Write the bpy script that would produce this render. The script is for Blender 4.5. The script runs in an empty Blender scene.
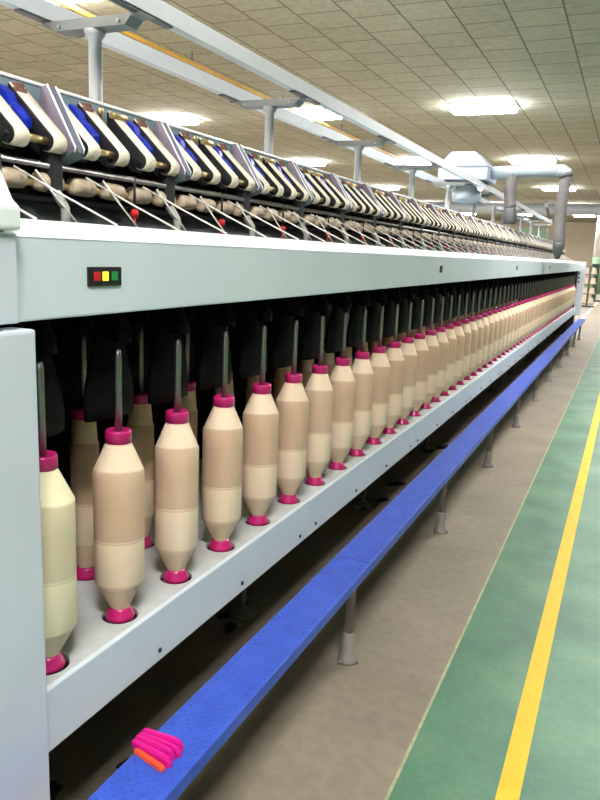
import bpy, bmesh, math, random
from mathutils import Vector, Matrix
random.seed(7)
SC = bpy.context.scene
COL = SC.collection
PI = math.pi

# ------------------------------------------------------------------ materials
def mat(name, col, rough=.5, metal=0.0, var=0.0, vscale=8.0, bump=0.0, bscale=60.0, emit=None, estr=0.0, coat=0.0, col2=None, spec=None):
    m = bpy.data.materials.new(name); m.use_nodes = True
    nt = m.node_tree; b = nt.nodes['Principled BSDF']
    b.inputs['Roughness'].default_value = rough
    b.inputs['Metallic'].default_value = metal
    b.inputs['Coat Weight'].default_value = coat
    if spec is not None: b.inputs['Specular IOR Level'].default_value = spec
    c = (*col, 1)
    b.inputs['Base Color'].default_value = c
    tc = nt.nodes.new('ShaderNodeTexCoord')
    if var > 0 or col2:
        n = nt.nodes.new('ShaderNodeTexNoise'); n.inputs['Scale'].default_value = vscale
        n.inputs['Detail'].default_value = 6; n.inputs['Roughness'].default_value = .6
        r = nt.nodes.new('ShaderNodeValToRGB')
        r.color_ramp.elements[0].position = .3; r.color_ramp.elements[1].position = .7
        lo = tuple(max(0, x*(1-var)) for x in col) if not col2 else col2
        hi = tuple(min(1, x*(1+var)) for x in col) if not col2 else col
        r.color_ramp.elements[0].color = (*lo, 1); r.color_ramp.elements[1].color = (*hi, 1)
        nt.links.new(tc.outputs['Object'], n.inputs['Vector'])
        nt.links.new(n.outputs['Fac'], r.inputs['Fac']); nt.links.new(r.outputs['Color'], b.inputs['Base Color'])
    if bump > 0:
        n2 = nt.nodes.new('ShaderNodeTexNoise'); n2.inputs['Scale'].default_value = bscale; n2.inputs['Detail'].default_value = 4
        bp = nt.nodes.new('ShaderNodeBump'); bp.inputs['Strength'].default_value = bump; bp.inputs['Distance'].default_value = .004
        nt.links.new(tc.outputs['Object'], n2.inputs['Vector'])
        nt.links.new(n2.outputs['Fac'], bp.inputs['Height']); nt.links.new(bp.outputs['Normal'], b.inputs['Normal'])
    if emit:
        b.inputs['Emission Color'].default_value = (*emit, 1); b.inputs['Emission Strength'].default_value = estr
    return m

M = {}
M['panel'] = mat('pale_blue_enamel', (.70, .79, .84), .42, var=.03, vscale=3, bump=.05, bscale=220)
M['cabinet'] = mat('pale_grey_enamel', (.65, .70, .78), .45, var=.05, vscale=4, bump=.05, bscale=180)
M['white_strip'] = mat('white_cover_lit_lip', (.86, .9, .91), .35, var=.02)
M['shelf'] = mat('grey_shelf_enamel', (.56, .58, .57), .45, var=.14, vscale=9, bump=.05)
M['black'] = mat('black_rubber', (.008, .008, .009), .55)
M['flyer'] = mat('black_flyer_enamel', (.007, .0072, .008), .5, spec=.06)
M['dark'] = mat('dark_machine_paint', (.02, .021, .022), .6, var=.3, vscale=6)
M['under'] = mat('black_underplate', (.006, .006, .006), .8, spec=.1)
M['steel'] = mat('brushed_steel', (.34, .33, .31), .42, metal=1.0, var=.1, vscale=30)
M['brass'] = mat('brass', (.72, .52, .25), .35, metal=.8, var=.15, vscale=40)
M['apron'] = mat('cream_apron_rubber', (.94, .85, .67), .6, var=.04, vscale=20)
M['cot'] = mat('tan_cot_rubber', (.62, .49, .35), .6, var=.25, vscale=25)
M['blue_arm'] = mat('cobalt_blue_plastic', (.01, .03, .5), .35, var=.1, vscale=30)
M['purple'] = mat('mauve_grey_enamel', (.19, .155, .20), .5, var=.08, vscale=12)
M['flange'] = mat('slate_grey_enamel', (.17, .17, .23), .45, var=.06)
M['edge'] = mat('bare_and_lit_edge', (.85, .86, .88), .4, var=.02)
M['topplate'] = mat('blue_grey_enamel', (.22, .31, .35), .45, var=.1, vscale=5)
M['deck'] = mat('dark_slate_deck', (.06, .075, .08), .5, var=.2)
M['clearer'] = mat('red_brown_felt', (.22, .10, .08), .9, var=.25, vscale=60)
M['red'] = mat('red_plastic', (.75, .02, .02), .35, var=.05)
M['hook'] = mat('grey_cast_bracket', (.42, .41, .38), .5, var=.1)
M['thread'] = mat('white_roving_fibre', (.92, .88, .80), .8, var=.04, vscale=80)
M['pink'] = mat('magenta_tube_plastic', (.52, .012, .15), .32, var=.05, vscale=20, coat=.3)
M['hole'] = mat('dark_spindle_cup', (.006, .003, .003), .7, var=.2, spec=.2)
M['floor'] = None
M['bench_leg'] = mat('grey_painted_pipe', (.30, .285, .27), .5, var=.12, vscale=20)
M['post'] = mat('pale_grey_post_paint', (.32, .335, .33), .45, var=.04)
M['rail'] = mat('white_rail_enamel', (.60, .62, .64), .4, var=.03)
M['rail_dark'] = mat('dark_rail_slot', (.08, .08, .08), .5, var=.1)
M['crossbar'] = mat('grey_crossbar_enamel', (.17, .18, .17), .5, var=.1)
M['yellow_pipe'] = mat('amber_pipe_paint', (.62, .36, .05), .5, var=.12, vscale=3)
M['housing'] = mat('blue_white_housing', (.36, .42, .53), .4, var=.03)
M['hose'] = mat('grey_flexible_hose', (.15, .135, .135), .6, var=.15, vscale=20, bump=.3, bscale=80)
M['duct'] = mat('pale_duct_plastic', (.34, .39, .42), .4, var=.04)
M['fixture'] = mat('white_fixture_tray', (.8, .8, .78), .4, var=.02)
M['glow'] = mat('lit_diffuser', (.9, .9, .88), .4, emit=(1, .98, .97), estr=46.0)
M['wall'] = mat('beige_wall_paint', (.55, .46, .35), .8, var=.06, vscale=.6)
M['magenta'] = mat('magenta_stick_plastic', (.78, .006, .3), .4, var=.08, vscale=50)
M['orange'] = mat('orange_stick_plastic', (.9, .09, .03), .4, var=.06, vscale=50)
M['yellow'] = mat('yellow_road_paint', (.86, .575, .02), .6, var=.06, vscale=14, bump=.1, bscale=90)
M['pale_line'] = mat('pale_edge_paint', (.45, .46, .26), .7, var=.25, vscale=25)
M['white_line'] = mat('white_floor_paint', (.72, .68, .58), .7, var=.1)
M['column'] = mat('white_column_paint', (.75, .76, .72), .6, var=.03)
M['col_green'] = mat('green_column_paint', (.18, .30, .18), .6, var=.08)
M['green_metal'] = mat('dark_green_metal', (.02, .045, .035), .5, var=.15)
M['cone'] = mat('tan_yarn_cone', (.70, .58, .42), .8, var=.08, vscale=40)
M['lamp_red'] = mat('red_indicator_lens', (.5, .01, .02), .3, emit=(1, .02, .03), estr=.08)
M['lamp_yellow'] = mat('yellow_indicator_lens', (.85, .6, .02), .3, emit=(1, .75, .03), estr=.9)
M['lamp_green'] = mat('green_indicator_lens', (.01, .2, .05), .3, emit=(.02, .6, .15), estr=.06)
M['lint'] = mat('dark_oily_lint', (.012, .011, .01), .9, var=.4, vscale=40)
M['foot'] = mat('grimy_cast_foot', (.12, .115, .10), .8, var=.4, vscale=30)

def floor_mat():
    m = mat('worn_concrete', (.235, .195, .145), .55, bump=.12, bscale=55)
    nt = m.node_tree; b = nt.nodes['Principled BSDF']
    tc = nt.nodes.new('ShaderNodeTexCoord')
    n1 = nt.nodes.new('ShaderNodeTexNoise'); n1.inputs['Scale'].default_value = 2.2; n1.inputs['Detail'].default_value = 8
    n2 = nt.nodes.new('ShaderNodeTexNoise'); n2.inputs['Scale'].default_value = 26; n2.inputs['Detail'].default_value = 6
    r1 = nt.nodes.new('ShaderNodeValToRGB')
    r1.color_ramp.elements[0].position = .32; r1.color_ramp.elements[0].color = (.265, .22, .162, 1)
    r1.color_ramp.elements[1].position = .66; r1.color_ramp.elements[1].color = (.345, .288, .212, 1)
    r2 = nt.nodes.new('ShaderNodeValToRGB')
    r2.color_ramp.elements[0].position = .35; r2.color_ramp.elements[0].color = (.84, .84, .84, 1)
    r2.color_ramp.elements[1].position = .6; r2.color_ramp.elements[1].color = (1, 1, 1, 1)
    mx = nt.nodes.new('ShaderNodeMixRGB'); mx.blend_type = 'MULTIPLY'; mx.inputs[0].default_value = .8
    L = nt.links.new
    L(tc.outputs['Object'], n1.inputs['Vector']); L(tc.outputs['Object'], n2.inputs['Vector'])
    L(n1.outputs['Fac'], r1.inputs['Fac']); L(n2.outputs['Fac'], r2.inputs['Fac'])
    L(r1.outputs['Color'], mx.inputs[1]); L(r2.outputs['Color'], mx.inputs[2]); L(mx.outputs['Color'], b.inputs['Base Color'])
    return m

def green_mat():
    m = mat('green_epoxy', (.06, .2, .11), .5, bump=.06, bscale=30)
    nt = m.node_tree; b = nt.nodes['Principled BSDF']
    tc = nt.nodes.new('ShaderNodeTexCoord')
    n1 = nt.nodes.new('ShaderNodeTexNoise'); n1.inputs['Scale'].default_value = 3.0; n1.inputs['Detail'].default_value = 6
    n2 = nt.nodes.new('ShaderNodeTexNoise'); n2.inputs['Scale'].default_value = 45; n2.inputs['Detail'].default_value = 4
    r1 = nt.nodes.new('ShaderNodeValToRGB')
    e = r1.color_ramp.elements
    e[0].position = .3; e[0].color = (.065, .18, .115, 1)
    e[1].position = .72; e[1].color = (.15, .31, .175, 1)
    k = r1.color_ramp.elements.new(.5); k.color = (.10, .25, .15, 1)
    r2 = nt.nodes.new('ShaderNodeValToRGB')
    r2.color_ramp.elements[0].position = .3; r2.color_ramp.elements[0].color = (.8, .8, .8, 1)
    r2.color_ramp.elements[1].position = .65; r2.color_ramp.elements[1].color = (1, 1, 1, 1)
    mx = nt.nodes.new('ShaderNodeMixRGB'); mx.blend_type = 'MULTIPLY'; mx.inputs[0].default_value = .7
    L = nt.links.new
    L(tc.outputs['Object'], n1.inputs['Vector']); L(tc.outputs['Object'], n2.inputs['Vector'])
    L(n1.outputs['Fac'], r1.inputs['Fac']); L(n2.outputs['Fac'], r2.inputs['Fac'])
    L(r1.outputs['Color'], mx.inputs[1]); L(r2.outputs['Color'], mx.inputs[2]); L(mx.outputs['Color'], b.inputs['Base Color'])
    return m

def ceiling_mat():
    m = mat('fissured_ceiling_tile', (.42, .40, .30), .9)
    nt = m.node_tree; b = nt.nodes['Principled BSDF']; L = nt.links.new
    tc = nt.nodes.new('ShaderNodeTexCoord')
    mp = nt.nodes.new('ShaderNodeMapping'); mp.inputs['Rotation'].default_value = (0, 0, PI/2)
    mp.inputs['Location'].default_value = (0.05, -.165, 0)
    br = nt.nodes.new('ShaderNodeTexBrick'); br.offset = .5; br.offset_frequency = 2; br.squash = 1
    br.inputs['Scale'].default_value = 1.0
    br.inputs['Brick Width'].default_value = .6; br.inputs['Row Height'].default_value = .6
    br.inputs['Mortar Size'].default_value = .012; br.inputs['Mortar Smooth'].default_value = .2
    br.inputs['Color1'].default_value = (.43, .425, .325, 1); br.inputs['Color2'].default_value = (.37, .365, .28, 1)
    br.inputs['Mortar'].default_value = (.14, .135, .10, 1); br.inputs['Bias'].default_value = 0
    n = nt.nodes.new('ShaderNodeTexNoise'); n.inputs['Scale'].default_value = 14; n.inputs['Detail'].default_value = 5
    r = nt.nodes.new('ShaderNodeValToRGB')
    r.color_ramp.elements[0].position = .35; r.color_ramp.elements[0].color = (.78, .78, .78, 1)
    r.color_ramp.elements[1].position = .6; r.color_ramp.elements[1].color = (1, 1, 1, 1)
    mx = nt.nodes.new('ShaderNodeMixRGB'); mx.blend_type = 'MULTIPLY'; mx.inputs[0].default_value = .8
    L(tc.outputs['Object'], mp.inputs['Vector']); L(mp.outputs['Vector'], br.inputs['Vector'])
    L(tc.outputs['Object'], n.inputs['Vector']); L(n.outputs['Fac'], r.inputs['Fac'])
    L(br.outputs['Color'], mx.inputs[1]); L(r.outputs['Color'], mx.inputs[2]); L(mx.outputs['Color'], b.inputs['Base Color'])
    return m

def bench_mat():
    m = mat('blue_checker_plate_paint', (.03, .10, .62), .38)
    nt = m.node_tree; b = nt.nodes['Principled BSDF']; L = nt.links.new
    tc = nt.nodes.new('ShaderNodeTexCoord')
    def math_(op, a, b_=None):
        q = nt.nodes.new('ShaderNodeMath'); q.operation = op
        for i, v in enumerate((a, b_)):
            if v is None: continue
            if isinstance(v, (int, float)): q.inputs[i].default_value = v
            else: L(v, q.inputs[i])
        return q.outputs[0]
    mp = nt.nodes.new('ShaderNodeMapping'); mp.inputs['Rotation'].default_value = (0, 0, PI/4); mp.inputs['Scale'].default_value = (62, 62, 62)
    L(tc.outputs['Object'], mp.inputs['Vector'])
    sx = nt.nodes.new('ShaderNodeSeparateXYZ'); L(mp.outputs['Vector'], sx.inputs[0])
    fx, fy = math_('FLOOR', sx.outputs['X']), math_('FLOOR', sx.outputs['Y'])
    a = math_('SUBTRACT', math_('SUBTRACT', sx.outputs['X'], fx), .5); b2 = math_('SUBTRACT', math_('SUBTRACT', sx.outputs['Y'], fy), .5)
    a, b2 = math_('MULTIPLY', a, a), math_('MULTIPLY', b2, b2)
    par = math_('MODULO', math_('ABSOLUTE', math_('ADD', fx, fy)), 2.0)
    d1 = math_('ADD', math_('MULTIPLY', a, 5.0), math_('MULTIPLY', b2, 45.0)); d2 = math_('ADD', math_('MULTIPLY', a, 45.0), math_('MULTIPLY', b2, 5.0))
    d = math_('ADD', math_('MULTIPLY', d1, math_('SUBTRACT', 1.0, par)), math_('MULTIPLY', d2, par))
    hgt = nt.nodes.new('ShaderNodeMath'); hgt.operation = 'SUBTRACT'; hgt.use_clamp = True; hgt.inputs[0].default_value = 1.0; L(d, hgt.inputs[1])
    ge = nt.nodes.new('ShaderNodeNewGeometry'); sn = nt.nodes.new('ShaderNodeSeparateXYZ'); L(ge.outputs['True Normal'], sn.inputs[0])
    h2 = math_('MULTIPLY', hgt.outputs[0], math_('GREATER_THAN', sn.outputs['Z'], .8))
    bp = nt.nodes.new('ShaderNodeBump'); bp.inputs['Strength'].default_value = .8; bp.inputs['Distance'].default_value = .003
    L(h2, bp.inputs['Height']); L(bp.outputs['Normal'], b.inputs['Normal'])
    n = nt.nodes.new('ShaderNodeTexNoise'); n.inputs['Scale'].default_value = 18; n.inputs['Detail'].default_value = 6
    r = nt.nodes.new('ShaderNodeValToRGB')
    r.color_ramp.elements[0].position = .3; r.color_ramp.elements[0].color = (.028, .088, .55, 1)
    r.color_ramp.elements[1].position = .7; r.color_ramp.elements[1].color = (.045, .122, .68, 1)
    L(tc.outputs['Object'], n.inputs['Vector']); L(n.outputs['Fac'], r.inputs['Fac']); L(r.outputs['Color'], b.inputs['Base Color'])
    return m

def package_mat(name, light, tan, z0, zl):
    """roving wound on a tube: pale shoulder, tan upper band, paler lower band, fine winding ridges"""
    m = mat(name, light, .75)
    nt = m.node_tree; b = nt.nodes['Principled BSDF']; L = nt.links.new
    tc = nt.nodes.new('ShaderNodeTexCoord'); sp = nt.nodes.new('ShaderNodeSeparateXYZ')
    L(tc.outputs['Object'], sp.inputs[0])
    # slightly slanted height coordinate
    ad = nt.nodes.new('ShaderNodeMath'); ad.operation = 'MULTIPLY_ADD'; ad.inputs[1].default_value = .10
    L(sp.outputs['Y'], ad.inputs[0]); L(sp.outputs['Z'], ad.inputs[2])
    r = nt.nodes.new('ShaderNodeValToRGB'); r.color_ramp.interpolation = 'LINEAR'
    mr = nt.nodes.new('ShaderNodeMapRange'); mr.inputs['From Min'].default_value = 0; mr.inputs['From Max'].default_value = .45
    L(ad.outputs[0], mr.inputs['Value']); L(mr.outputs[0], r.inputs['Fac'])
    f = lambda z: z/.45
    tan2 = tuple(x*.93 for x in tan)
    mid = tuple(.55*x+.45*y for x, y in zip(tan, light))  # paints the shading of the downward-facing lower cone into the colour
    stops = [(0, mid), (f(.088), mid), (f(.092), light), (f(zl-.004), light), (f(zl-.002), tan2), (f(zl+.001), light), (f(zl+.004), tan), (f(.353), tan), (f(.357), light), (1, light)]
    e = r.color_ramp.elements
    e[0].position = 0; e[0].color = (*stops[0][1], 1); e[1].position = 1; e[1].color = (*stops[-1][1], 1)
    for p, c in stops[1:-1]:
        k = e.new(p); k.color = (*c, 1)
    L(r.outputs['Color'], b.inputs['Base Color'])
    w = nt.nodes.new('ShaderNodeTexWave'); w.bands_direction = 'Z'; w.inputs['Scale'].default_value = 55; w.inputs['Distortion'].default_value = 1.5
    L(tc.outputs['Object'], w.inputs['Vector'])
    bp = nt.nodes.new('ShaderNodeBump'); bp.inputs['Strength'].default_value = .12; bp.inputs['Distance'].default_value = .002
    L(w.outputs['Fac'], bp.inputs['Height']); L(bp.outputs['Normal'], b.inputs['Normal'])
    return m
M['floor'] = floor_mat(); M['green'] = green_mat(); M['ceiling'] = ceiling_mat(); M['bench'] = bench_mat()
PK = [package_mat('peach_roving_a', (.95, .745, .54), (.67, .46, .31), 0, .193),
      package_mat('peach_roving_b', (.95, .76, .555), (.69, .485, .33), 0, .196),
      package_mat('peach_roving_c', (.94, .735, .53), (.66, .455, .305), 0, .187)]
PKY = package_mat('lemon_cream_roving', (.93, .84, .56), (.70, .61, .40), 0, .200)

# ------------------------------------------------------------------ mesh helpers
class MB:
    def __init__(s): s.bm = bmesh.new()
    def box(s, x0, x1, y0, y1, z0, z1, bevel=0.0):
        b = bmesh.new()
        bmesh.ops.create_cube(b, size=1)
        for v in b.verts:
            v.co = Vector(((x0+x1)/2+v.co.x*(x1-x0), (y0+y1)/2+v.co.y*(y1-y0), (z0+z1)/2+v.co.z*(z1-z0)))
        if bevel > 0: bmesh.ops.bevel(b, geom=list(b.edges), offset=bevel, segments=2, affect='EDGES', profile=.6)
        s.merge(b); return s
    def merge(s, b, mx=None):
        if mx is not None: bmesh.ops.transform(b, matrix=mx, verts=b.verts)
        me = bpy.data.meshes.new('t'); b.to_mesh(me); b.free(); s.bm.from_mesh(me); bpy.data.meshes.remove(me)
    def prism(s, pts, y0, y1, bevel=0.0):           # polygon in X-Z extruded along Y
        b = bmesh.new()
        a = [b.verts.new((x, y0, z)) for x, z in pts]; c = [b.verts.new((x, y1, z)) for x, z in pts]
        n = len(pts)
        b.faces.new(a); b.faces.new(c[::-1])
        for i in range(n): b.faces.new((a[i], c[i], c[(i+1) % n], a[(i+1) % n]))
        bmesh.ops.recalc_face_normals(b, faces=b.faces)
        if bevel > 0: bmesh.ops.bevel(b, geom=list(b.edges), offset=bevel, segments=2, affect='EDGES', profile=.6)
        s.merge(b); return s
    def lathe(s, prof, n=24, c=(0, 0, 0), axis='Z', caps=True):
        b = bmesh.new(); rings = []
        for r, z in prof:
            rings.append([b.verts.new((r*math.cos(2*PI*i/n), r*math.sin(2*PI*i/n), z)) for i in range(n)])
        for A, B in zip(rings, rings[1:]):
            for i in range(n): b.faces.new((A[i], A[(i+1) % n], B[(i+1) % n], B[i]))
        if caps:
            b.faces.new(rings[0][::-1]); b.faces.new(rings[-1])
        for f in b.faces: f.smooth = len(f.verts) == 4
        mx = Matrix.Translation(c)
        if axis == 'Y': mx = mx @ Matrix.Rotation(-PI/2, 4, 'X')
        if axis == 'X': mx = mx @ Matrix.Rotation(PI/2, 4, 'Y')
        s.merge(b, mx); return s
    def tube(s, pts, r, n=10, radii=None, smooth=True):
        b = bmesh.new(); pts = [Vector(p) for p in pts]; rings = []
        up = Vector((0.13, .21, 1)).normalized()
        for i, p in enumerate(pts):
            d = (pts[min(i+1, len(pts)-1)]-pts[max(i-1, 0)]).normalized()
            u = up
            if abs(d.dot(u)) > .95: u = Vector((1, .1, 0)).normalized()
            a = d.cross(u).normalized(); c = d.cross(a).normalized()
            rr = radii[i] if radii else r
            rings.append([b.verts.new(p+a*rr*math.cos(2*PI*k/n)+c*rr*math.sin(2*PI*k/n)) for k in range(n)])
        for A, B in zip(rings, rings[1:]):
            for i in range(n):
                f = b.faces.new((A[i], A[(i+1) % n], B[(i+1) % n], B[i])); f.smooth = smooth
        b.faces.new(rings[0][::-1]); b.faces.new(rings[-1])
        bmesh.ops.recalc_face_normals(b, faces=b.faces)
        s.merge(b); return s
    def mesh(s, name):
        me = bpy.data.meshes.new(name); s.bm.to_mesh(me); s.bm.free(); return me
    def build(s, name, m, parent=None, loc=(0, 0, 0)):
        me = s.mesh(name); me.materials.append(M[m] if isinstance(m, str) else m)
        o = bpy.data.objects.new(name, me); COL.objects.link(o); o.location = loc
        if parent: o.parent = parent
        return o

def tag(o, label=None, cat=None, group=None, kind=None):
    if label: o['label'] = label
    if cat: o['category'] = cat
    if group: o['group'] = group
    if kind: o['kind'] = kind
    return o
def empty(name, loc, label, cat, group=None):
    o = bpy.data.objects.new(name, None); COL.objects.link(o); o.location = loc; o.empty_display_size = .05
    return tag(o, label, cat, group)
def inst(name, me, parent=None, loc=(0, 0, 0)):
    o = bpy.data.objects.new(name, me); COL.objects.link(o); o.location = loc
    if parent: o.parent = parent
    return o
def copy_tree(o, parent=None):
    kids = list(o.children)
    c = o.copy(); COL.objects.link(c)
    if parent: c.parent = parent
    for ch in kids: copy_tree(ch, c)
    return c
ONES = ['', 'first', 'second', 'third', 'fourth', 'fifth', 'sixth', 'seventh', 'eighth', 'ninth', 'tenth', 'eleventh', 'twelfth',
        'thirteenth', 'fourteenth', 'fifteenth', 'sixteenth', 'seventeenth', 'eighteenth', 'nineteenth']
TENS = {2: ('twenty', 'twentieth'), 3: ('thirty', 'thirtieth'), 4: ('forty', 'fortieth'), 5: ('fifty', 'fiftieth'), 6: ('sixty', 'sixtieth'), 7: ('seventy', 'seventieth')}
def nth(n):
    if n < 20: return ONES[n]
    t, u = divmod(n, 10)
    return TENS[t][1] if u == 0 else TENS[t][0]+'-'+ONES[u]

# ------------------------------------------------------------------ dimensions
CEIL = 4.18
P = .2275                      # spindle pitch
NS = 62                        # spindles in the front row
Y0 = 1.000                     # first front spindle
XF, XB = -.981, -1.19          # front and back row
SH = .556                      # shelf top
FX = -.917                     # front face of the machine
YS, YE = .90, 15.22            # machine sections from the headstock to the end frame
MC = -1.82                     # centre line of the machine
SECT = 1.36
XL, XR, YB, YF = -17.0, 12.0, -9.0, 54.0

# ------------------------------------------------------------------ setting
def struct(o): o['kind'] = 'structure'; return o
struct(MB().box(XL, XR, YB, YF, -.1, 0).build('floor', 'floor'))
struct(MB().box(-.41, XR, YB, 17.5, .0, .003).build('floor_green', 'green'))
struct(MB().box(XL, XR, YB, YF, CEIL, CEIL+.1).build('ceiling', 'ceiling'))
struct(MB().box(XL, XR, YF, YF+.1, 0, CEIL).build('wall_far', 'wall'))
struct(MB().box(XL, XR, YB-.1, YB, 0, CEIL).build('wall_back', 'wall'))
struct(MB().box(XL-.1, XL, YB, YF, 0, CEIL).build('wall_left', 'wall'))
struct(MB().box(XR, XR+.1, YB, YF, 0, CEIL).build('wall_right', 'wall'))
tag(MB().box(-.156, -.098, YB+.5, 17.3, .003, .0045).build('floor_marking', 'yellow'),
    'long bright yellow stripe painted along the green walkway', 'floor marking')
tag(MB().box(-.418, -.409, YB+.5, 17.5, .0, .0045).build('floor_marking', 'pale_line'),
    'thin pale edge line where the green floor meets bare concrete', 'floor marking')
tag(MB().box(-1.06, -.98, 18.5, 34, .0, .0015).build('floor_marking', 'white_line'),
    'pale line on the far concrete floor past the machine end', 'floor marking')

# ------------------------------------------------------------------ ceiling lights
tray = MB().box(-.62, .62, -.32, .32, -.03, 0, .006).mesh('tray'); tray.materials.append(M['fixture'])
dif = MB().prism([(-.585, -.03), (.585, -.03), (.565, -.105), (-.565, -.105)], -.285, .285, .012).mesh('diffuser'); dif.materials.append(M['glow'])
rows_y = [-7.9, -.6, 6.75, 14.1, 21.45, 29.4, 37.5, 45.7]
cols_x = [(.6, 'over the walkway'), (-2.86, 'over the machine'), (-6.34, 'first row left of the machine'), (-9.75, 'second row left of the machine'), (-13.2, 'third row left of the machine')]
for x, cd in cols_x:
    for i, y in enumerate(rows_y):
        lab = 'lit white rectangular ceiling light, %s, %s from the near wall' % (cd, nth(i+1))
        t = empty('ceiling_light', (x, y, CEIL), lab, 'ceiling light', 'lit ceiling lights')
        inst('tray', tray, t); inst('diffuser', dif, t)

# ------------------------------------------------------------------ roving frame (the long machine)
mach = empty('roving_machine', (MC, YS, 0), 'long pale blue textile machine with two rows of yarn bobbins and an open drafting top', 'textile machine')
def part(mb, name, m, p=None):
    """build in world coordinates and hang under the machine (or one of its parts)"""
    o = mb.build(name, m)
    o.parent = p or mach
    base = Vector((MC, YS, 0))
    if p is None: o.location = -base
    return o
def mpart(name, me, loc, p=None):
    return inst(name, me, p or mach, Vector(loc)-Vector((MC, YS, 0)) if p is None else loc)

# front beam; lip whiter, the light on its slope put into the colour
part(MB().box(-1.0, FX, .873, YE, 1.264, 1.405, .004), 'beam', 'panel')
part(MB().prism([(FX+.001, 1.404), (-.944, 1.4335), (-.952, 1.4345), (-1.0, 1.4345), (-1.0, 1.404)], .874, YE), 'beam_lip', 'white_strip')
part(MB().box(-1.62, -1.0, .9, YE, 1.262, 1.28), 'added_dark_top', 'under')  # black closing sheet, added so the interior stays dark
# deck over the flyers, with sloping dark back panel
part(MB().prism([(-1.0, 1.405), (-1.0, 1.415), (-1.27, 1.425), (-1.31, 1.50), (-1.62, 1.52), (-1.62, 1.405)], .9, YE), 'deck', 'deck')
# black panel added behind the back row to keep the interior dark; lower casing
part(MB().box(-1.62, -1.5, .9, YE, .52, 1.262), 'added_dark_back', 'under')
part(MB().box(-2.0, -1.6, .9, YE, .06, .56), 'lower_casing', 'dark')
part(MB().box(-2.72, -1.62, .9, YE, .56, 1.66), 'far_side_casing', 'panel')
# end frame
ef = part(MB().box(-2.72, FX-.002, YE, YE+.14, .0, 1.43, .01), 'end_frame', 'dark')
ep = part(MB().box(FX-.03, -.815, YE-.01, YE+.13, .40, 1.44, .01), 'end_post', 'cabinet')
for z in (1.05, 1.13, 1.21): MB().lathe([(.018, 0), (.018, .004)], 12, (-.915, YE-.014, z), 'Y').build('bolt_hole', 'black', ep)

# shelf with real holes
def shelf_row(xa, xb, xc, yfirst, n, r=.042):
    mb = MB(); b = bmesh.new(); N = 32; cr = (xa+xb)/2
    for k in range(n):
        yc = yfirst+k*P; y0, y1 = yc-P/2, yc+P/2
        ci, co, cd = [], [], []
        for i in range(N):
            a = 2*PI*i/N; dx, dy = math.cos(a), math.sin(a)
            ci.append(b.verts.new((xc+r*dx, yc+r*dy, SH))); cd.append(b.verts.new((xc+r*dx, yc+r*dy, SH-.02)))
            tx = ((xb-xc)/dx if dx > 1e-9 else (xa-xc)/dx if dx < -1e-9 else 1e9)
            ty = ((y1-yc)/dy if dy > 1e-9 else (y0-yc)/dy if dy < -1e-9 else 1e9)
            t = min(tx, ty); co.append(b.verts.new((xc+t*dx, yc+t*dy, SH)))
        for i in range(N):
            j = (i+1) % N
            b.faces.new((ci[i], co[i], co[j], ci[j])); b.faces.new((ci[j], cd[j], cd[i], ci[i]))
            # corner fill
            A, B = co[i].co, co[j].co
            if abs(A.x-B.x) > 1e-5 and abs(A.y-B.y) > 1e-5:
                cx = xb if abs(A.x-xb) < 1e-5 or abs(B.x-xb) < 1e-5 else xa
                cy = y1 if abs(A.y-y1) < 1e-5 or abs(B.y-y1) < 1e-5 else y0
                b.faces.new((co[i], b.verts.new((cx, cy, SH)), co[j]))
    bmesh.ops.recalc_face_normals(b, faces=b.faces)
    for f in b.faces:
        if abs(f.normal.z) > .9 and f.normal.z < 0: f.normal_flip()
    mb.merge(b); return mb
sh = shelf_row(-1.09, FX+.002, XF, Y0, NS)
tmp = shelf_row(-1.29, -1.09, XB, Y0+P/2+.016, NS); me_t = tmp.mesh('t'); sh.bm.from_mesh(me_t)
sh.box(-1.5, -1.29, .9, YE, SH-.012, SH)
sh.box(-1.29, -1.09, .9, Y0+.016, SH-.012, SH)
shelf = part(sh, 'shelf', 'shelf')
NBACK = 34
cup = MB().lathe([(.0415, -.03), (.0415, -.010)], 24).mesh('spindle_cup'); cup.materials.append(M['hole'])
for k in range(NS): mpart('spindle_cup', cup, (XF, Y0+k*P, SH))
for k in range(NBACK): mpart('spindle_cup', cup, (XB, Y0+P/2+.016+k*P, SH))
part(MB().box(-1.5, FX-.004, .9, YE, .43, .524), 'spindle_drive_box', 'dark')

# fascia sections with screws
edges = [.90]+[2.165+SECT*i for i in range(10)]+[YE]
for a, b_ in zip(edges, edges[1:]):
    if b_-a < .1: continue
    mb = MB(); mb.box(FX-.012, FX+.002, a+.0012, b_-.0012, .424, SH+.001, .0025)
    fo = part(mb, 'fascia', 'panel')
    ys = []
    y = b_-.066
    while y > a+.04:
        ys.append(y); y -= .404 if len(ys) < 3 else .418
    for y in ys: MB().lathe([(.0062, 0), (.0062, .003), (.004, .0045)], 10, (FX+.0018, y, .452), 'X').build('screw', 'black', fo)

# indicator panel with three lamps and small plain windows further along
ip = part(MB().box(FX-.004, FX+.004, 1.061, 1.157, 1.319, 1.355, .0015), 'indicator_panel', 'black')
for nm, f0, f1, mm in (('red_lamp', .15, .33, 'lamp_red'), ('yellow_lamp', .41, .57, 'lamp_yellow'), ('green_lamp', .68, .86, 'lamp_green')):
    MB().box(FX+.002, FX+.006, 1.061+.096*f0, 1.061+.096*f1, 1.329, 1.346, .001).build(nm, mm, ip)
for y in (3.81, 6.6, 9.4, 12.2):
    w = part(MB().box(FX-.004, FX+.004, y-.024, y+.024, 1.322, 1.358, .0015), 'indicator_window', 'black')
    MB().box(FX+.002, FX+.006, y+.004, y+.016, 1.334, 1.346, .001).build('green_lamp', 'lamp_green', w)

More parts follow.
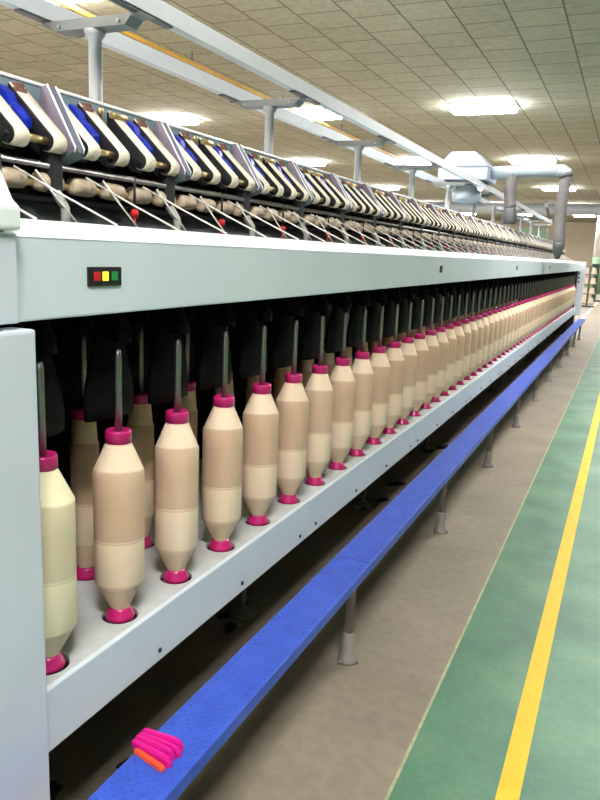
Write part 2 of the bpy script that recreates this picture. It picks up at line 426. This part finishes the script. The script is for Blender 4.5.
# levelling feet under the machine
for i in range(9):
    y = 2.27+1.40*i
    ft = part(MB().lathe([(.055, 0), (.05, .018), (.022, .028), (.014, .04), (.014, .43)], 14, (-1.22, y, 0)), 'levelling_foot', 'foot')

# ---- flyers and spindles
fl = MB()
fl.lathe([(.022, 1.19), (.020, 1.215), (.013, 1.232), (.008, 1.242), (.008, 1.436)], 16)
hd = MB(); hd.lathe([(.080, 1.02), (.082, 1.06), (.076, 1.10), (.060, 1.155), (.044, 1.20), (.034, 1.217), (.010, 1.219)], 24, caps=True)
for v in hd.bm.verts: v.co.x = v.co.x*.30
hd_me = hd.mesh('t'); hd_me.transform(Matrix.Translation((-.036, 0, 0))); fl.bm.from_mesh(hd_me)
fl = fl.mesh('flyer'); fl.materials.append(M['flyer'])
spn = MB().lathe([(.0085, .985), (.0085, 1.165), (.006, 1.178)], 14).mesh('spindle'); spn.materials.append(M['steel'])
for k in range(NS):
    mpart('flyer', fl, (XF-.012, Y0+k*P+.03, 0)); mpart('spindle', spn, (XF, Y0+k*P, 0))
for k in range(NBACK):
    mpart('flyer', fl, (XB-.012, Y0+P/2+.04+k*P, 0)); mpart('spindle', spn, (XB, Y0+P/2+.016+k*P, 0))

# ---- drafting zone
Q = 2*P                         # bracket pitch
BR0 = 1.375-Q
NBR = 32
part(MB().box(-2.30, -1.335, .92, YE+.05, 1.655, 1.758, .003), 'top_plate', 'topplate')
part(MB().prism([(-1.345, 1.7575), (-1.3325, 1.7575), (-1.3325, 1.761), (-1.340, 1.767), (-1.345, 1.767)], .92, YE+.05), 'lit_top_edge', 'edge')  # white strip paints the light caught by the plate's top edge
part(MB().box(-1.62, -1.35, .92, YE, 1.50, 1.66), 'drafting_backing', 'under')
part(MB().tube([(-1.235, .92, 1.565), (-1.235, YE, 1.565)], .006, 10), 'steel_rail', 'steel')
part(MB().tube([(-1.262, .92, 1.572), (-1.262, YE, 1.572)], .006, 10), 'steel_rail', 'steel')
part(MB().tube([(-1.265, .92, 1.528), (-1.265, YE, 1.528)], .0095, 10), 'roller_shaft', 'brass')
part(MB().tube([(-1.29, .92, 1.495), (-1.29, YE, 1.495)], .008, 10), 'roller_shaft', 'dark')
# channel bracket
def bracket_meshes():
    w = .0145
    side = [(-1.318, 1.762), (-1.206, 1.612), (-1.207, 1.602), (-1.225, 1.594), (-1.262, 1.586), (-1.30, 1.64), (-1.40, 1.70), (-1.40, 1.757), (-1.34, 1.757)]
    a = MB().prism(side, -w, w, .0012).mesh('bracket'); a.materials.append(M['purple'])
    e = MB()
    for s in (-1, 1):
        e.tube([(-1.316, s*w, 1.763), (-1.205, s*w, 1.613), (-1.206, s*w, 1.602)], .0022, 6)
    e = e.mesh('bracket_edge'); e.materials.append(M['edge'])
    f = MB().prism([(-1.3165, 1.7615), (-1.2045, 1.612), (-1.2055, 1.603), (-1.2105, 1.603), (-1.2105, 1.612), (-1.32, 1.758)], -w+.002, w-.002).mesh('front_flange'); f.materials.append(M['flange'])
    t = MB().prism([(-1.2055, 1.603), (-1.222, 1.590), (-1.262, 1.577), (-1.265, 1.584), (-1.225, 1.597)], -.024, .024, .002)
    t.lathe([(.005, 0), (.005, .003)], 10, (-1.2055, 0, 1.607), 'X')
    t = t.mesh('bracket_foot'); t.materials.append(M['topplate'])
    return a, e, f, t
ba, be, bf, bt = bracket_meshes()
for me in (ba, be, bf):
    for v in me.vertices: v.co.y += .034*max(-.1, (v.co.z-1.60)/.16)
hk = MB().tube([(-1.238, .004, 1.512), (-1.228, .004, 1.50), (-1.208, .003, 1.475), (-1.20, -.004, 1.42)], .009, 8, [.012, .012, .011, .012]).mesh('support_hook'); hk.materials.append(M['hook'])
sarm = MB().box(-1.262, -1.226, -.02, .02, 1.508, 1.60, .006).mesh('support_arm'); sarm.materials.append(M['dark'])
kn = MB().lathe([(.003, -.012), (.009, -.009), (.0115, 0), (.009, .009), (.003, .012)], 14); kn.lathe([(.003, -.05), (.003, -.008)], 8)
kn = kn.mesh('red_knob'); kn.materials.append(M['red'])
st = MB().lathe([(.0035, 1.49), (.0035, 1.575)], 8).mesh('knob_stem'); st.materials.append(M['dark'])
# drafting arm (black cheek) with cream apron
def stadium(c0, r0, c1, r1, n=14):
    (x0, z0), (x1, z1) = c0, c1
    ang = math.atan2(z1-z0, x1-x0); d = math.hypot(x1-x0, z1-z0); off = math.acos((r0-r1)/d)
    pts = []
    for i in range(n+1):
        a = ang+off+(2*PI-2*off)*i/n; pts.append((x0+r0*math.cos(a), z0+r0*math.sin(a)))
    for i in range(n+1):
        a = ang-off+2*off*i/n; pts.append((x1+r1*math.cos(a), z1+r1*math.sin(a)))
    return pts
C0, C1 = (-1.229, 1.617), (-1.350, 1.740)
def apron_mb(y):
    o = stadium(C0, .0225, C1, .0165); i = stadium(C0, .0198, C1, .0138)
    b = bmesh.new(); w = .0205; n = len(o)
    R = [[b.verts.new((x, y+yy, z)) for x, z in pp] for pp, yy in ((o, -w), (o, w), (i, w), (i, -w))]
    for a in range(4):
        A, B = R[a], R[(a+1) % 4]
        for k in range(n):
            f = b.faces.new((A[k], B[k], B[(k+1) % n], A[(k+1) % n])); f.smooth = a in (0, 2)
    bmesh.ops.recalc_face_normals(b, faces=b.faces)
    return b
def arm_mb(m, y):
    m.prism(stadium((C0[0], C0[1]), .0194, C1, .0134), y-.026, y+.018)
    m.prism([(-1.30, 1.625), (-1.25, 1.59), (-1.245, 1.60), (-1.33, 1.70), (-1.36, 1.70)], y-.026, y+.018)
    m.lathe([(.006, -.03), (.006, .03)], 10, (C0[0], y, C0[1]), 'Y')
m = MB(); m.merge(apron_mb(0)); AP = m.mesh('apron'); AP.materials.append(M['apron'])
m = MB(); arm_mb(m, 0); AR = m.mesh('drafting_arm'); AR.materials.append(M['black'])
ct = MB().lathe([(.010, -.037), (.020, -.034), (.0215, -.02), (.0215, .02), (.020, .034), (.010, .037)], 18, (-1.25, 0, 1.530), 'Y').mesh('cot_roller'); ct.materials.append(M['cot'])
bl = MB()
bl.prism([(-1.358, 1.738), (-1.342, 1.743), (-1.312, 1.722), (-1.300, 1.697), (-1.288, 1.692), (-1.262, 1.664), (-1.262, 1.643), (-1.290, 1.636), (-1.335, 1.675), (-1.362, 1.712)], -.0145, .0145, .004)
bl = bl.mesh('pressure_arm'); bl.materials.append(M['blue_arm'])
bp_ = MB().lathe([(.0045, -.0165), (.0045, .0165)], 10, (-1.298, 0, 1.686), 'Y'); bp_ = bp_.mesh('pin'); bp_.materials.append(M['steel'])
sb = MB().lathe([(.0085, -.03), (.0085, .03)], 14, (C0[0]+.003, 0, C0[1]), 'Y').mesh('brass_shaft'); sb.materials.append(M['brass'])
cl = MB().box(-1.336, -1.312, -.016, .016, 1.716, 1.738, .003); cl.box(-1.336, -1.316, -.012, .012, 1.738, 1.748, .002)
cl = cl.mesh('clearer_pad'); cl.materials.append(M['clearer'])
bk = MB().lathe([(.004, -.03), (.004, -.006), (.0085, -.004), (.0085, .008), (.005, .012)], 12).mesh('brass_knob'); bk.materials.append(M['brass'])

far_ap, far_ar, far_ct = MB(), MB(), MB(); nb = 0; npair = 0
for n in range(NBR):
    y = BR0+n*Q
    if y+.02 > YE: break
    b0 = mpart('bracket', ba, (0, y, 0)) if y > .92 else None
    if b0:
        inst('bracket_edge', be, b0); inst('front_flange', bf, b0); inst('bracket_foot', bt, b0)
        mpart('support_hook', hk, (0, y-.05, 0)); mpart('support_arm', sarm, (0, y-.05, 0))
    if y+.245 < YE and y+.245 > .95:
        mpart('red_knob', kn, (-1.232, y+.243, 1.48)); mpart('knob_stem', st, (-1.232, y+.243, 0))
    for j in range(4):
        yy = y+P/4+j*P/2
        if yy < .95 or yy > YE-.03: continue
        nb += 1
        if nb <= 100:
            a = mpart('drafting_arm', AR, (0, yy, 0)); inst('apron', AP, a); mpart('cot_roller', ct, (0, yy, 0))
        else:
            far_ap.merge(apron_mb(yy)); arm_mb(far_ar, yy)
            far_ct.lathe([(.010, -.033), (.0185, -.03), (.0185, .03), (.010, .033)], 12, (-1.25, yy, 1.533), 'Y')
        if j in (1, 3) or (j in (0,) and False):
            ym = yy-P/4
            a = mpart('pressure_arm', bl, (0, yy-.043, 0)); inst('pin', bp_, a)
            mpart('brass_shaft', sb, (0, ym, 0))
            mpart('clearer_pad', cl, (0, yy-.005, 0))
        if j == 0: mpart('clearer_pad', cl, (0, yy+.0, 0))
        if j == 1: mpart('brass_knob', bk, (-1.322, yy+P/4-.01, 1.735))
        if j == 2: mpart('brass_bar', sb, (-.09, yy-.0, .118))
f_ = part(far_ar, 'drafting_arm', 'black'); f_['kind'] = 'stuff'
g_ = far_ap.build('apron', 'apron', f_); g_['kind'] = 'stuff'
h_ = part(far_ct, 'cot_roller', 'cot'); h_['kind'] = 'stuff'

# ------------------------------------------------------------------ bobbins
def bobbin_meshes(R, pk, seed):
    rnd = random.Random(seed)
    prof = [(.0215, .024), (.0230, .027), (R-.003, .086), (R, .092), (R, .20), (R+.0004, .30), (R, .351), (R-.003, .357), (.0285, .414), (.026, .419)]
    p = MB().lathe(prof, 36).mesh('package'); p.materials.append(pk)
    base = MB().lathe([(.020, -.006), (.0322, -.005), (.0338, .0), (.0325, .006), (.0275, .012), (.0262, .020), (.022, .0255)], 28).mesh('tube_base'); base.materials.append(M['pink'])
    b = MB().lathe([(.023, .413), (.0290, .417), (.0290, .440), (.0272, .444), (.020, .4445), (.013, .438), (.0088, .4385)], 28)
    cap = b.mesh('tube_top'); cap.materials.append(M['pink'])
    return p, base, cap
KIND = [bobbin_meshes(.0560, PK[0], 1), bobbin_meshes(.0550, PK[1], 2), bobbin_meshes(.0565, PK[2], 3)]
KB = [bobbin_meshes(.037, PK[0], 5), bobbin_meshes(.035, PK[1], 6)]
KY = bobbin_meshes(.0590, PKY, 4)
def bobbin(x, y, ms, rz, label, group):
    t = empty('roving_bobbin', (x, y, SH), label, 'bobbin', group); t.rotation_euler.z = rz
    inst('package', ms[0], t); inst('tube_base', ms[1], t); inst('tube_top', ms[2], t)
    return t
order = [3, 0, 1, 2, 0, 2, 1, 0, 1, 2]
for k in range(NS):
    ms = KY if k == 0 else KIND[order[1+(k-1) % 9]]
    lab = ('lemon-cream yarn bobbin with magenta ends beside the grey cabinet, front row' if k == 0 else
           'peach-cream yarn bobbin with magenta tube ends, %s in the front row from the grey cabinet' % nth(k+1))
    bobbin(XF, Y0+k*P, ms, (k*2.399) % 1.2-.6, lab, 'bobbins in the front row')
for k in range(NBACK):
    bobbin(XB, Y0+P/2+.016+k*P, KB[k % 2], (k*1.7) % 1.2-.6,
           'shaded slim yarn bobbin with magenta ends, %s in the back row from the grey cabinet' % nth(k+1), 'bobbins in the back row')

# ------------------------------------------------------------------ rovings
def strand(p, q, label, group):
    p, q = Vector(p), Vector(q)
    mid = (p+q)/2+Vector((0, 0, -.002))
    o = MB().tube([p-p, mid-p, q-p], .0026, 6).build('roving_strand', 'thread', None, p)
    return tag(o, label, 'yarn', group)
for k in range(-1, NS):
    yf, yb = Y0+k*P, Y0+P/2+k*P
    if yf > .93 and yf < YE-.1:
        strand((-1.238, yf-.02, 1.5535), (XF-.008, yf+.012, 1.437), 'shallow white yarn strand slanting to the front flyer row, %s from the near end' % nth(k+1), 'strands running to the front row')
    if yb > .95 and yb < YE-.1 and yb-.072 > .93:
        strand((-1.238, yb-.072, 1.5535), (XB+.004, yb, 1.443), 'steep white yarn strand dropping to the back flyer row, %s from the near end' % nth(k+2), 'strands running to the back row')

# ------------------------------------------------------------------ headstock cabinet at the near end
cab = empty('machine_cabinet', (MC, -.2, 0), 'pale grey enamelled end cabinet of the machine at the left edge', 'cabinet')
def cpart(mb, name, m):
    o = mb.build(name, m, cab); o.location = (-MC, .2, 0); return o
cpart(MB().box(-2.74, -.93, -1.2, .868, .0, 1.412, .005), 'carcass', 'dark')
cpart(MB().box(-.935, -.88, -1.2, .893, .02, 1.256, .006), 'lower_door', 'cabinet')
cpart(MB().box(-.935, -.893, -1.2, .871, 1.266, 1.409, .003), 'upper_panel', 'cabinet')
cpart(MB().prism([(-.882, 1.413), (-.882, 1.450), (-.897, 1.461), (-1.0, 1.66), (-1.05, 1.70), (-2.6, 1.70), (-2.76, 1.45), (-2.76, 1.413)], -1.2, .872, .006), 'top_cover', 'white_strip')

# ------------------------------------------------------------------ blue step bench
bench = empty('step_bench', (-.74, 2.163, 0), 'long low blue checker-plate step bench on grey posts beside the machine', 'bench')
def bpart(mb, name, m, p=None):
    o = mb.build(name, m, p or bench)
    if p is None: o.location = (.74, -2.163, 0)
    return o
BE = [.865+SECT*i+.08 for i in range(-1, 12)]
BE = [-.55]+[.80+1.355*i for i in range(0, 11)]+[14.6]
for a, b_ in zip(BE, BE[1:]):
    mb = MB()
    mb.prism([(-.803, .355), (-.803, .381), (-.799, .385), (-.681, .385), (-.676, .381), (-.676, .350), (-.680, .350), (-.680, .380), (-.799, .380), (-.799, .355)], a+.0015, b_-.0015)
    bpart(mb, 'board', 'bench')
posts = [2.163+SECT*i for i in range(-2, 11) if 2.163+SECT*i < 14.6]
pm = MB().lathe([(.0165, .015), (.0165, .375), (.03, .376), (.03, .380)], 16).mesh('post'); pm.materials.append(M['bench_leg'])
fm = MB().lathe([(.033, 0), (.033, .008), (.030, .022), (.0265, .030), (.0245, .034), (.0228, .098), (.019, .108), (.0165, .112)], 16)
for a in range(3):
    fm.lathe([(.007, 0), (.007, .012), (.004, .016)], 8, (.034*math.cos(a*2.1+4.2), .034*math.sin(a*2.1+4.2), 0))
fm = fm.mesh('foot'); fm.materials.append(M['bench_leg'])
for y in posts:
    o = inst('post', pm, bench, (0, y-2.163, 0)); inst('foot', fm, o)

# ------------------------------------------------------------------ magenta and orange sticks on the bench
def stick(name, p, q, w0, w1, h0, h1, m, label):
    p, q = Vector(p), Vector(q); d = (q-p); L_ = d.length; b = bmesh.new()
    A = []
    for t, w, h in ((0, w0*.7, h0*.8), (.06, w0, h0), (.8, w1, h1), (.94, w1, h1*.92), (1, w1*.75, h1*.55)):
        z0 = 0 if t < 1 else h1*.1
        A.append([b.verts.new((L_*t, s*w/2, z)) for s, z in ((-1, z0), (1, z0), (1, h*.75), (.55, h), (-.55, h), (-1, h*.75))])
    for X, Y in zip(A, A[1:]):
        for i in range(6): b.faces.new((X[i], X[(i+1) % 6], Y[(i+1) % 6], Y[i]))
    b.faces.new(A[0][::-1]); b.faces.new(A[-1]); bmesh.ops.recalc_face_normals(b, faces=b.faces)
    mb = MB(); mb.merge(b)
    o = mb.build(name, m, None, p); o.rotation_euler.z = math.atan2(d.y, d.x)
    return tag(o, label, 'plastic stick', 'sticks lying on the bench')
zb = .3853
ords = ['nearest the orange one', 'second from the orange one', 'third from the orange one', 'farthest from the orange one']
for i in range(4):
    stick('plastic_stick', (-.818, 1.062+.0118*i, zb), (-.709-.006*(i % 2), 1.040+.0168*i, zb), .0104, .0112, .015+.002*(i % 2), .022+.003*(i % 2), 'magenta', 'magenta plastic stick on the blue bench, %s' % ords[i])
stick('plastic_stick', (-.800, 1.046, zb), (-.716, 1.0255, zb), .011, .012, .010, .012, 'orange', 'orange plastic stick at the front of the magenta bundle on the bench')

# ------------------------------------------------------------------ overhead track on T posts
trk = empty('overhead_track', (MC, 2.17, 1.76), 'pair of white overhead rails carried on grey T posts above the machine', 'overhead rail')
def tpart(mb, name, m, p=None):
    o = mb.build(name, m, p or trk)
    if p is None: o.location = (-MC, -2.17, -1.76)
    return o
def channel(x, s):      # C-channel, open side inward
    return [(x, 2.171), (x, 2.232), (x-s*.042, 2.232), (x-s*.042, 2.171)]
for x, s in ((-1.598, 1), (-2.042, -1)):
    r_ = tpart(MB().prism(channel(x, s), -1.0, 15.8), 'rail', 'rail')
    for i in range(11):
        y = 2.17+SECT*i
        MB().box(min(x-s*.006, x-s*.036), max(x-s*.006, x-s*.036), y-.16, y+.16, 2.163, 2.172).build('rail_joint', 'rail_dark', r_)
for i in range(-1, 11):
    y = 2.17+SECT*i
    if y < 1: continue
    po = tpart(MB().lathe([(.045, 1.758), (.045, 1.768), (.0235, 1.77), (.0235, 2.10), (.032, 2.11), (.040, 2.129)], 18, (MC, y, 0)), 'post', 'post')
    cb = MB().prism([(-2.045, 2.163), (-2.045, 2.156), (-2.0, 2.154), (-1.975, 2.128), (-1.665, 2.128), (-1.64, 2.154), (-1.595, 2.156), (-1.595, 2.163)], y-.035, y+.035, .002)
    cb = tpart(cb, 'crossbar', 'crossbar')
    for x in (-1.95, -1.69): MB().lathe([(.006, 0), (.006, .008)], 8, (x, y-.043, 2.142), 'Y').build('bolt', 'steel', cb)
es = tpart(MB().box(-1.66, -1.59, 15.72, 15.80, 2.14, 2.26, .005), 'end_stop', 'rail')
tpart(MB().tube([(-1.62, 15.6, 2.24), (-1.68, 15.5, 2.42), (-1.71, 15.45, 2.55)], .03, 8, [.02, .03, .05]), 'stop_lever', 'rail_dark')

# ------------------------------------------------------------------ travelling cleaner on the track
blw = empty('overhead_cleaner', (MC, 8.45, 2.236), 'pale blue-white travelling blower cleaner riding on the overhead rails', 'blower')
def wpart(mb, name, m):
    o = mb.build(name, m, blw); o.location = (-MC, -8.45, -2.236); return o
hb = MB().prism([(-2.09, 2.252), (-2.09, 2.40), (-1.96, 2.545), (-1.70, 2.545), (-1.55, 2.40), (-1.55, 2.252)], 8.18, 8.78, .008)
wpart(hb, 'housing', 'housing')
wpart(MB().box(-2.095, -1.545, 8.172, 8.785, 2.386, 2.396), 'seam_band', 'crossbar')
wpart(MB().box(-2.02, -1.62, 8.22, 8.74, 2.236, 2.256), 'carriage', 'rail_dark')
wpart(MB().lathe([(.06, 2.02), (.15, 2.035), (.165, 2.07), (.165, 2.135), (.13, 2.165), (.10, 2.24)], 20, (-1.81, 8.45, 0)), 'fan_motor', 'duct')
wpart(MB().tube([(-1.56, 8.45, 2.345), (-1.2, 8.45, 2.365), (-.92, 8.45, 2.37), (-.85, 8.45, 2.365)], .07, 16), 'duct', 'duct')
wpart(MB().tube([(-.85, 8.45, 2.366), (-.80, 8.45, 2.364), (-.772, 8.45, 2.345), (-.759, 8.45, 2.305)], .066, 16, [.072, .071, .068, .064]), 'elbow', 'duct')
wpart(MB().tube([(-.770, 8.45, 2.338), (-.760, 8.45, 2.300)], .071, 16), 'clamp', 'rail_dark')
def hose(x, z0, z1, r):
    n = 40; pts = []; rad = []
    for i in range(n+1):
        t = i/n; pts.append((x-.02*math.sin(t*PI)+.0*t, 8.45, z0+(z1-z0)*t)); rad.append(r*(1+.05*(i % 2)))
    return MB().tube(pts, r, 14, rad)
wpart(hose(-.757, 2.305, 1.62, .060), 'hose', 'hose')
wpart(MB().lathe([(.02, 1.44), (.035, 1.47), (.06, 1.55), (.067, 1.62), (.05, 1.63)], 14, (-.757, 8.45, 0)), 'nozzle', 'rail_dark')
wpart(hose(-1.31, 2.34, 1.98, .062), 'hose', 'hose')
wpart(MB().lathe([(.08, 1.80), (.09, 1.83), (.07, 1.96), (.05, 1.99)], 14, (-1.31, 8.45, 0)), 'nozzle', 'rail_dark')

# ------------------------------------------------------------------ amber pipe under the ceiling
pz, px = 4.02, -6.2
pp = empty('ceiling_pipe', (px, 0, pz), 'amber yellow pipe hung below the ceiling tiles left of the machine', 'pipe')
MB().tube([(0, -2, 0), (0, 22, 0)], .028, 12).build('pipe', 'yellow_pipe', pp)
for i in range(8):
    y = 0.5+3*i
    MB().tube([(0, y, 0.03), (0, y, CEIL-pz)], .008, 6).build('hanger', 'rail_dark', pp)

# ------------------------------------------------------------------ far end of the hall
vd = empty('air_duct', (-5, 34.5, 3.72), 'long pale round air duct crossing the hall near the far wall', 'duct')
MB().tube([(-11.5, 0, 0), (11.0, 0, 0)], .24, 18).build('pipe', 'duct', vd)
for x in (-8, -3, 2, 7): MB().tube([(x, 0, .2), (x, 0, CEIL-3.72)], .015, 6).build('hanger', 'post', vd)
colm = empty('round_column', (-1.50, 37.5, 0), 'round white column with a green painted foot beyond the machine end', 'column')
MB().lathe([(.26, 1.75), (.26, CEIL)], 24).build('shaft', 'column', colm)
MB().lathe([(.263, 0), (.263, 1.75)], 24).build('painted_foot', 'col_green', colm)
# dark green frame (table-like machine stand)
gf = empty('green_metal_stand', (-.75, 30, 0), 'dark green metal stand with flat top at the far right edge', 'stand')
MB().box(-.62, 2.2, -.4, .4, 1.30, 1.42, .01).build('top', 'green_metal', gf)
for x in (-.45, 2.05):
    for y in (-.3, .3): MB().box(x-.07, x+.07, y-.05, y+.05, 0.06, 1.30).build('leg', 'green_metal', gf)
MB().box(-.55, 2.15, -.36, .36, .0, .06).build('base', 'green_metal', gf)
gc = empty('electrical_cabinet', (-3.6, 28.5, 0), 'tall green electrical cabinet far beyond the overhead rails', 'cabinet')
MB().box(-.6, .6, -.3, .3, 0, 2.6, .02).build('body', 'col_green', gc)
for x in (-.3, .3): MB().box(x-.27, x+.27, -.32, -.30, .15, 2.5, .01).build('door', 'col_green', gc)
# cone trolley
ctx, cty = -1.22, 25.8
ctl = empty('cone_rack', (ctx, cty, 0), 'narrow rack holding stacked tan yarn cones past the machine end', 'rack')
MB().box(-.03, .03, -.03, .03, 0.05, 1.36).build('mast', 'rail_dark', ctl)
MB().box(-.24, .24, -.2, .2, 0, .05).build('base', 'rail_dark', ctl)
for i in range(4): MB().box(-.22, .22, -.12, .12, .10+.32*i, .12+.32*i).build('tray', 'rail_dark', ctl)
cone = MB().lathe([(.10, 0), (.10, .01), (.06, .19), (.03, .20)], 18).mesh('yarn_cone'); cone.materials.append(M['cone'])
lv = ['bottom', 'second', 'third', 'top']
for i in range(4):
    for s, sd in ((-1, 'left'), (1, 'right')):
        o = inst('yarn_cone', cone, None, (ctx+s*.115, cty-.0, .12+.32*i))
        tag(o, 'tan yarn cone on the %s tray of the far rack, %s side' % (lv[i], sd), 'yarn cone', 'cones on the far rack')

# dark lint clumps on the floor below the machine
def clump(x, y, s, seed, label):
    rnd = random.Random(seed); b = bmesh.new()
    bmesh.ops.create_icosphere(b, subdivisions=3, radius=1)
    ph = [rnd.uniform(0, 6) for _ in range(4)]
    for v in b.verts:
        k = 1+.22*math.sin(3*v.co.x+ph[0])*math.cos(2.5*v.co.y+ph[1])+.10*math.sin(6*v.co.y+ph[2])
        v.co = Vector((v.co.x*s*k*.7, v.co.y*s*k*1.4, max(0, v.co.z)*s*.32*k))
    mb = MB(); mb.merge(b)
    o = mb.build('lint_clump', 'lint', None, (x, y, 0.0005)); o.rotation_euler.z = rnd.uniform(-.6, .6)
    return tag(o, label, 'lint', 'dark lint on the floor under the machine')
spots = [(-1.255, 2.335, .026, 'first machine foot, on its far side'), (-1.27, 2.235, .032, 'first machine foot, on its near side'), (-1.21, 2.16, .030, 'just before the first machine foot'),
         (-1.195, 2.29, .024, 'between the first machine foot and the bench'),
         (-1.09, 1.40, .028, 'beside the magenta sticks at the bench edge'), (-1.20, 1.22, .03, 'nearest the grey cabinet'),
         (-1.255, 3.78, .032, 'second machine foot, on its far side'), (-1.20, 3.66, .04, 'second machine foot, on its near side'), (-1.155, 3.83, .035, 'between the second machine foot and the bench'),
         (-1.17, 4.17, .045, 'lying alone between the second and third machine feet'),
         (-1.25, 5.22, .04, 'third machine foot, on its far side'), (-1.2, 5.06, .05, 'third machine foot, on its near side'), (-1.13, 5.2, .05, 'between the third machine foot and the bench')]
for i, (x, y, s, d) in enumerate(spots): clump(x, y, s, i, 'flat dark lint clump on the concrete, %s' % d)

# ------------------------------------------------------------------ world, camera, view
w = bpy.data.worlds.new('world'); SC.world = w; w.use_nodes = True
w.node_tree.nodes['Background'].inputs['Color'].default_value = (.5, .52, .55, 1)
w.node_tree.nodes['Background'].inputs['Strength'].default_value = .2

F, PITCH, YAW, ROLL = 715.0, math.radians(11.731), math.radians(24.043), .044
cd = bpy.data.cameras.new('camera'); cam = bpy.data.objects.new('camera', cd); COL.objects.link(cam)
cd.sensor_fit = 'VERTICAL'; cd.sensor_height = 36; cd.lens = F/800*36; cd.clip_end = 200; cd.clip_start = .02
fwd = Vector((-math.sin(YAW)*math.cos(PITCH), math.cos(YAW)*math.cos(PITCH), -math.sin(PITCH)))
right = Vector((math.cos(YAW), math.sin(YAW), 0)); up = right.cross(fwd)
# picture content is turned clockwise by ROLL
r2 = right*math.cos(ROLL)-up*math.sin(ROLL)*-1*-1
r2 = right*math.cos(ROLL)+up*math.sin(ROLL); u2 = up*math.cos(ROLL)-right*math.sin(ROLL)
R_ = Matrix((r2, u2, -fwd)).transposed()
cam.matrix_world = Matrix.Translation((0, 0, 1.4)) @ R_.to_4x4()
SC.camera = cam
vs = SC.view_settings
vs.view_transform = 'Standard'; vs.look = 'None'; vs.gamma = 1.0; vs.use_curve_mapping = False
vs.exposure = 1.02
